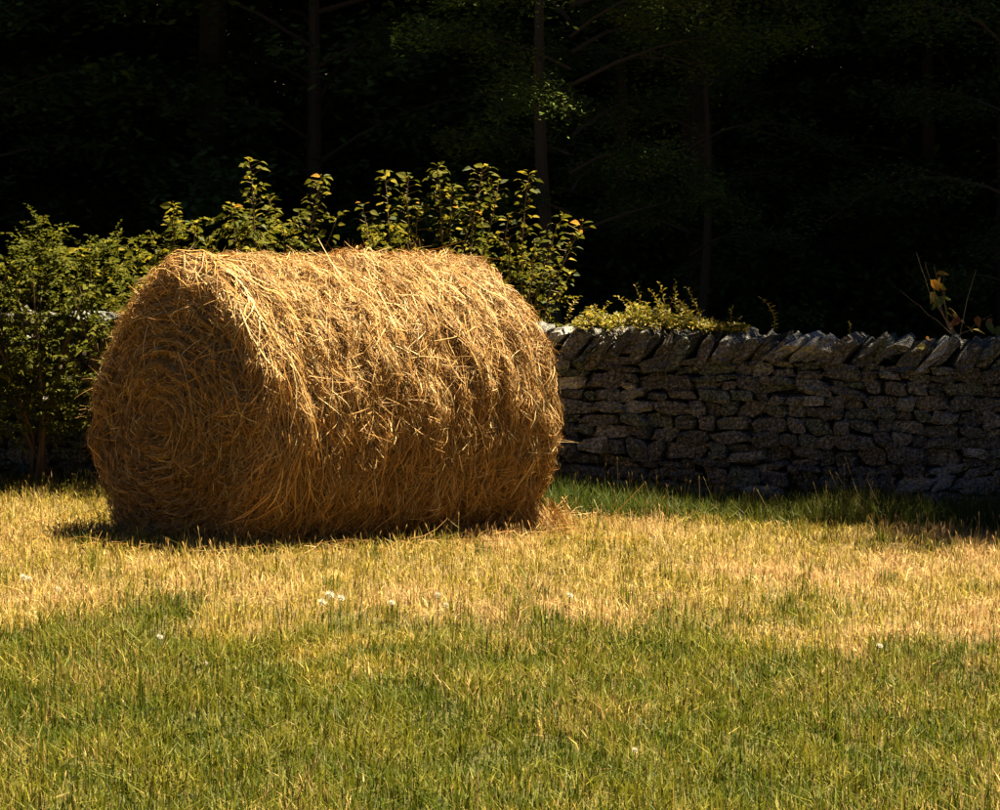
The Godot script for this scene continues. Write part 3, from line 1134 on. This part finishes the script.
# ------------------------------------------------------------------ plants on the wall
func make_wall_plants() -> void:
	var mat := plant_mat("wall weed", 0.5, 0.7)
	var stem_mat := plant_mat("weed stem", 0.7, 0.2)
	var gold := Color(0.28, 0.205, 0.025)
	var lime := Color(0.15, 0.14, 0.015)
	var deep := Color(0.055, 0.062, 0.010)
	var leafs := [leaf_geo(0.028, 0.010, 0.2, 0.3, gold), leaf_geo(0.028, 0.011, 0.3, 0.2, lime), leaf_geo(0.026, 0.010, 0.2, 0.4, deep), leaf_geo(0.03, 0.011, 0.2, 0.3, lime.lerp(gold, 0.5))]
	var sprigs := []
	for k in 5:
		var g := Geo.new()
		var tip := Vector3(rn(0.03), 0.16, rn(0.03))
		var bendv := Vector3(rn(0.05), 0.08, rn(0.05))
		var pts := PackedVector3Array()
		for j in 6:
			pts.append(bez(Vector3.ZERO, bendv, tip, j / 5.0))
		g.tube(pts, PackedFloat32Array([0.0022, 0.002, 0.0018, 0.0015, 0.0012, 0.0008]), 4, Color(0.30, 0.20, 0.06))
		var az := 0.0
		for j in 26:
			var t := 0.12 + 0.88 * j / 25.0
			az += 2.4
			var dir := Vector3(cos(az), rf(0.2, 0.9), sin(az))
			var s := rf(0.6, 1.2) * (0.75 if t > 0.85 else 1.0)
			g.add(leafs[0 if rng.randf() < 0.35 else (3 if rng.randf() < 0.6 else 1)], Transform3D(leaf_basis(dir, rn(0.4)).scaled_local(Vector3(s, s, s)), bez(Vector3.ZERO, bendv, tip, t)))
		sprigs.append(g.mesh())
	# trailing mat over the coping
	var wl := at(575, 325, 16.4)
	var wr := at(748, 325, 16.4)
	var base := Vector3((wl.x + wr.x) / 2, 0.0, 0.0)
	base.z = -wall_d(base.x) - 0.12
	base.y = ground_y(base.x, base.z) + WALL_H + 0.13
	var o := thing("trailing_weed", "yellow green weed trailing along the top of the stone wall", "plant", base)
	var matg := Geo.new()
	for k in 4200:
		var f := rng.randf()
		var x := lerpf(wl.x, wr.x, f) - base.x
		var hump := 0.15 * exp(-pow((f - 0.46) / 0.26, 2.0)) + 0.10 * exp(-pow((f - 0.14) / 0.10, 2.0)) + 0.025
		hump *= 0.75 + 0.8 * maxf(-0.4, nz_fine.get_noise_2d(x * 7.0, 3.0))
		var y := hump * sqrt(rng.randf()) - 0.022 * x + rf(-0.02, 0.01)
		var z := rn(0.085)
		y *= 1.0 - clampf(absf(z) * 2.5, 0.0, 0.7)
		var dir := Vector3(rn(0.8), rf(-0.2, 1.2), rn(0.8))
		var s := rf(0.7, 1.3)
		matg.add(leafs[rng.randi() % 4], Transform3D(leaf_basis(dir, rn(0.5)).scaled_local(Vector3(s, s, s)), Vector3(x, y, z)), grey(rf(0.75, 1.25)))
	part("leafy_mat", matg.mesh(), mat, o)
	for s in [[578, 302, 0.55], [592, 306, 0.5], [606, 304, 0.45], [622, 296, 0.6], [640, 289, 0.75], [652, 292, 0.6], [664, 286, 0.8], [680, 284, 0.8], [690, 290, 0.75], [672, 296, 0.5], [700, 312, 0.45], [712, 318, 0.35], [728, 318, 0.3], [743, 318, 0.4], [630, 302, 0.5], [684, 304, 0.5]]:
		var tip := at(s[0], s[1], -base.z + rn(0.05))
		var sz: float = maxf(0.35, (tip.y - base.y + 0.01) / 0.15)
		var b := Basis(Vector3.UP, rf(0, TAU)).rotated(Vector3.BACK, rn(0.22)).scaled_local(Vector3(minf(sz, 0.9), sz, minf(sz, 0.9)))
		part("sprig", pick(sprigs), mat, o, Transform3D(b, tip - base - b * Vector3(0, 0.15, 0)))
	# lone sprigs further along
	for s in [[771, 300, 0.85, "curled yellow weed sprig standing alone on the wall by the white stones"], [846, 322, 0.45, "tiny yellow sprig on the coping past the white stones"], [738, 306, 0.5, "thin green sprig at the end of the trailing weed on the wall"]]:
		var p := at(s[0], s[1], 16.3)
		p.z = -wall_d(p.x) - 0.1
		p = at(s[0], s[1], -p.z)
		var sz: float = s[2]
		sz = maxf(sz, (p.y - (ground_y(p.x, p.z) + WALL_H + 0.12)) / 0.155)
		var q := thing("wall_sprig", s[3], "plant", p - Vector3(0, 0.155 * sz, 0))
		part("stem_and_leaves", sprigs[rng.randi() % 5], mat, q, Transform3D(Basis(Vector3.UP, rf(0, TAU)).scaled(Vector3(sz, sz, sz)), Vector3.ZERO))
	# half dry bramble on the right
	var bp := at(957, 332, 16.1)
	bp.z = -wall_d(bp.x) - 0.16
	bp = at(957, 334, -bp.z)
	var br := thing("bramble", "half dry bramble with orange leaves and bare twigs on the wall top", "plant", bp)
	var tw := Geo.new()
	var dry := Color(0.20, 0.16, 0.11)
	for e in [[918, 252, 928, 300], [934, 268, 948, 312], [900, 290, 938, 322], [976, 270, 966, 305], [945, 276, 940, 305], [925, 262, 934, 296], [992, 314, 975, 322]]:
		var tip := at(e[0], e[1], -bp.z + rn(0.06)) - bp
		var knee := at(e[2], e[3], -bp.z + rn(0.05)) - bp
		var pts := PackedVector3Array()
		for j in 8:
			pts.append(bez(Vector3(rn(0.012), -0.03, rn(0.02)), knee, tip, j / 7.0) + Vector3(rn(0.003), rn(0.003), 0))
		tw.tube(pts, PackedFloat32Array([0.0032, 0.0028, 0.0024, 0.002, 0.0017, 0.0014, 0.0011, 0.0008]), 5, dry * rf(0.8, 1.3))
	part("twig", tw.mesh(), stem_mat, br)
	var big := {"orange": leaf_geo(1.0, 0.75, 0.2, 0.3, Color(0.32, 0.16, 0.022)).mesh(), "yellow": leaf_geo(1.0, 0.7, 0.2, 0.4, Color(0.24, 0.19, 0.035)).mesh(), "green": leaf_geo(1.0, 0.7, 0.2, 0.4, Color(0.085, 0.11, 0.024)).mesh(), "brown": leaf_geo(1.0, 0.7, 0.5, 0.6, Color(0.15, 0.075, 0.03)).mesh()}
	for e in [[936, 274, "orange"], [931, 280, "orange"], [941, 277, "orange"], [938, 286, "yellow"], [934, 292, "yellow"], [942, 296, "green"], [946, 300, "green"], [940, 302, "green"], [948, 308, "yellow"], [944, 312, "green"], [950, 316, "brown"], [955, 322, "brown"], [962, 320, "brown"], [978, 316, "brown"], [986, 322, "green"], [992, 318, "brown"], [926, 340, "orange"], [922, 346, "yellow"], [966, 326, "orange"], [998, 326, "green"], [972, 330, "yellow"]]:
		var p := at(e[0], e[1], -bp.z + rn(0.04)) - bp
		if e[1] > 335:
			p.z += 0.2
		var size := rf(0.055, 0.085)
		var b := leaf_basis(Vector3(rn(0.7), rf(-0.7, 0.3), rf(0.0, 0.8)), rn(0.6)).scaled_local(Vector3(size, size, size))
		part("leaf", big[e[2]], mat, br, Transform3D(b, p))

# ------------------------------------------------------------------ wood behind the wall
func tree_meshes(hgt: float, low: float, rad: float, boughs: int, leaves: int, ls: float, col: Array) -> Array:
	var wood := Geo.new()
	var crown := Geo.new()
	var bark := Color(0.06, 0.05, 0.04)
	var pts := PackedVector3Array()
	var rr := PackedFloat32Array()
	var wx := rn(0.15)
	for k in 9:
		var t := k / 8.0
		pts.append(Vector3(wx * sin(t * 3.0), t * hgt * 0.94 - 0.15, rn(0.05)))
		rr.append(lerpf(0.013 * hgt, 0.01, pow(t, 0.8)))
	wood.tube(pts, rr, 8, bark)
	var per := leaves / boughs
	for b in boughs:
		var f := (b + 0.5) / boughs
		var h0 := lerpf(low * 0.8 + 0.15, hgt * 0.93, pow(f, 0.85))
		var az := b * 2.4 + rn(0.3)
		var prof := sin(PI * clampf(0.16 + 0.8 * f, 0.0, 1.0))
		var ln := rad * (0.35 + 0.75 * prof) * rf(0.8, 1.15)
		var outv := Vector3(cos(az), 0, sin(az))
		var start := Vector3(pts[0].x, h0, 0)
		var knee := start + outv * ln * 0.55 + Vector3.UP * ln * rf(0.18, 0.4)
		var tip := start + outv * ln + Vector3.UP * ln * rf(-0.15, 0.25)
		var bp := PackedVector3Array()
		var brd := PackedFloat32Array()
		for j in 6:
			var t := j / 5.0
			bp.append(bez(start, knee, tip, t))
			brd.append(lerpf(0.008 * ln + 0.005, 0.003, t))
		wood.tube(bp, brd, 5, bark)
		# sprays: flat layers of small leaves along side twigs
		var twigs := 9
		for tnum in twigs:
			var t := 0.22 + 0.78 * (tnum + rng.randf()) / twigs
			var p0 := bez(start, knee, tip, t)
			var ta := az + rf(-1.3, 1.3)
			var tl := ln * rf(0.22, 0.45) * (1.15 - 0.4 * t)
			var td := Vector3(cos(ta), rf(-0.35, 0.25), sin(ta))
			var p1 := p0 + td * tl
			wood.tube(PackedVector3Array([p0, p1]), PackedFloat32Array([0.005, 0.002]), 3, bark)
			var lc: Color = col[rng.randi() % col.size()] * rf(0.8, 1.2)
			var up := (Vector3.UP + Vector3(rn(0.3), 0, rn(0.3))).normalized()
			var across := td.cross(up).normalized()
			for l in per / twigs:
				var q := p0.lerp(p1, rng.randf()) + across * rn(tl * 0.26) + up * rn(tl * 0.10) + Vector3(0, -0.3 * tl * rng.randf() * rng.randf(), 0)
				var la := ta + rn(0.9)
				var d := Vector3(cos(la), rn(0.35), sin(la)).normalized() * ls * rf(0.7, 1.3)
				var s := d.cross(up + Vector3(rn(0.35), 0, rn(0.35))).normalized() * (ls * 0.24)
				crown.quad(q, q + d * 0.5 - s, q + d, q + d * 0.5 + s, lc * rf(0.85, 1.15))
	return [wood.mesh(), crown.mesh()]

func bush_mesh(rad: float, hgt: float, n: int, ls: float, cols: Array) -> Array:
	var wood := Geo.new()
	var f := Geo.new()
	for k in 9:
		var a := rf(0, TAU)
		var tip := Vector3(cos(a) * rad * 0.7, hgt * rf(0.5, 0.9), sin(a) * rad * 0.7)
		wood.tube(PackedVector3Array([Vector3(rn(0.1), -0.1, rn(0.1)), Vector3(tip.x * 0.4, tip.y * 0.6, tip.z * 0.4), tip]), PackedFloat32Array([0.03, 0.02, 0.006]), 5, Color(0.06, 0.05, 0.04))
	var off := rf(0, 90)
	for k in n:
		var a := rf(0, TAU)
		var h := rng.randf()
		var r := pow(rng.randf(), 0.4) * rad * sqrt(maxf(0.05, 1.0 - pow(h, 2.2)))
		var p := Vector3(cos(a) * r, h * hgt, sin(a) * r)
		var q := nz_fine.get_noise_3d(p.x * 1.6 + off, p.y * 1.6, p.z * 1.6)
		p *= 1.0 + 0.3 * q
		var la := a + rn(1.0)
		var d := Vector3(cos(la), rn(0.5), sin(la)).normalized() * ls * rf(0.6, 1.3)
		var w := d.cross(Vector3(rn(0.5), 1, rn(0.5))).normalized() * (ls * 0.26)
		f.quad(p, p + d * 0.5 - w, p + d, p + d * 0.5 + w, cols[rng.randi() % cols.size()] * rf(0.8, 1.2))
	return [wood.mesh(), f.mesh()]

func make_wood() -> void:
	var bark := plant_mat("bark", 0.95, 0.0, Color.WHITE, 0.1)
	var leaf := plant_mat("wood leaf", 0.9, 0.25, Color.WHITE, 0.1)
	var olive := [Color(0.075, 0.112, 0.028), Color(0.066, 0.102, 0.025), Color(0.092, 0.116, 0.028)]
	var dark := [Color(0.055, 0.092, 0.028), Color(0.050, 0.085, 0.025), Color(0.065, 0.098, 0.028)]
	# trees at the edge of the wood, whose boughs catch some light
	var edge := [
		[570.0, 21.6, 6.0, 1.5, 1.4, 38, 84000, "small tree with layered olive sprays standing clear of the wood", olive],
		[1030.0, 22.5, 5.5, 0.7, 1.5, 24, 40000, "dim green tree at the edge of the wood beyond the bramble", dark],
		[690.0, 24.0, 4.2, 0.5, 1.0, 20, 20000, "slim dark sapling beyond the weed on the wall", dark],
	]
	for e in edge:
		var d: float = e[1]
		var p := at(e[0], 300, d)
		var o := thing("edge_tree", e[7], "tree", Vector3(p.x, ground_y(p.x, -d), -d), "trees at the edge of the wood")
		var m := tree_meshes(e[2], e[3], e[4], e[5], e[6], 0.04, e[8])
		part("trunk", m[0], bark, o)
		part("crown", m[1], leaf, o)
	# the wood itself, in ranks
	var sets := []
	for k in 3:
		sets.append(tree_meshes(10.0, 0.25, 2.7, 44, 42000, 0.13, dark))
	# tall trees whose crowns close over the others, above the frame
	var high := []
	for k in 2:
		high.append(tree_meshes(15.0, 5.2, 4.6, 46, 44000, 0.24, dark))
	for p in [[4.6, 26.6], [8.4, 25.8], [-12.0, 28.6], [-7.4, 28.0], [-2.8, 28.4], [1.8, 27.8], [6.4, 28.2], [11.2, 28.0], [-10.0, 34.5], [-4.8, 36.6], [0.4, 36.0], [5.6, 36.6], [10.4, 36.0]]:
		var m: Array = pick(high)
		var o := thing("tall_tree", "tall bare stemmed tree whose high crown shades the wood below", "tree", Vector3(p[0], ground_y(p[0], -p[1]), -p[1]), "tall trees over the dark wood")
		o.rotation.y = rf(0, TAU)
		part("trunk", m[0], bark, o)
		part("crown", m[1], leaf, o)
	# the tree beyond the wall that shades its right end
	var ot := thing("wallside_tree", "leafy tree standing behind the wall and shading its shadowed end", "tree", Vector3(5.6, ground_y(5.6, -17.3), -17.3))
	ot.scale = Vector3(1.5, 1.0, 0.8)
	var om := tree_meshes(6.6, 4.2, 1.75, 36, 60000, 0.06, olive)
	part("trunk", om[0], bark, ot)
	part("crown", om[1], leaf, ot)
	var bush_sets := []
	for k in 3:
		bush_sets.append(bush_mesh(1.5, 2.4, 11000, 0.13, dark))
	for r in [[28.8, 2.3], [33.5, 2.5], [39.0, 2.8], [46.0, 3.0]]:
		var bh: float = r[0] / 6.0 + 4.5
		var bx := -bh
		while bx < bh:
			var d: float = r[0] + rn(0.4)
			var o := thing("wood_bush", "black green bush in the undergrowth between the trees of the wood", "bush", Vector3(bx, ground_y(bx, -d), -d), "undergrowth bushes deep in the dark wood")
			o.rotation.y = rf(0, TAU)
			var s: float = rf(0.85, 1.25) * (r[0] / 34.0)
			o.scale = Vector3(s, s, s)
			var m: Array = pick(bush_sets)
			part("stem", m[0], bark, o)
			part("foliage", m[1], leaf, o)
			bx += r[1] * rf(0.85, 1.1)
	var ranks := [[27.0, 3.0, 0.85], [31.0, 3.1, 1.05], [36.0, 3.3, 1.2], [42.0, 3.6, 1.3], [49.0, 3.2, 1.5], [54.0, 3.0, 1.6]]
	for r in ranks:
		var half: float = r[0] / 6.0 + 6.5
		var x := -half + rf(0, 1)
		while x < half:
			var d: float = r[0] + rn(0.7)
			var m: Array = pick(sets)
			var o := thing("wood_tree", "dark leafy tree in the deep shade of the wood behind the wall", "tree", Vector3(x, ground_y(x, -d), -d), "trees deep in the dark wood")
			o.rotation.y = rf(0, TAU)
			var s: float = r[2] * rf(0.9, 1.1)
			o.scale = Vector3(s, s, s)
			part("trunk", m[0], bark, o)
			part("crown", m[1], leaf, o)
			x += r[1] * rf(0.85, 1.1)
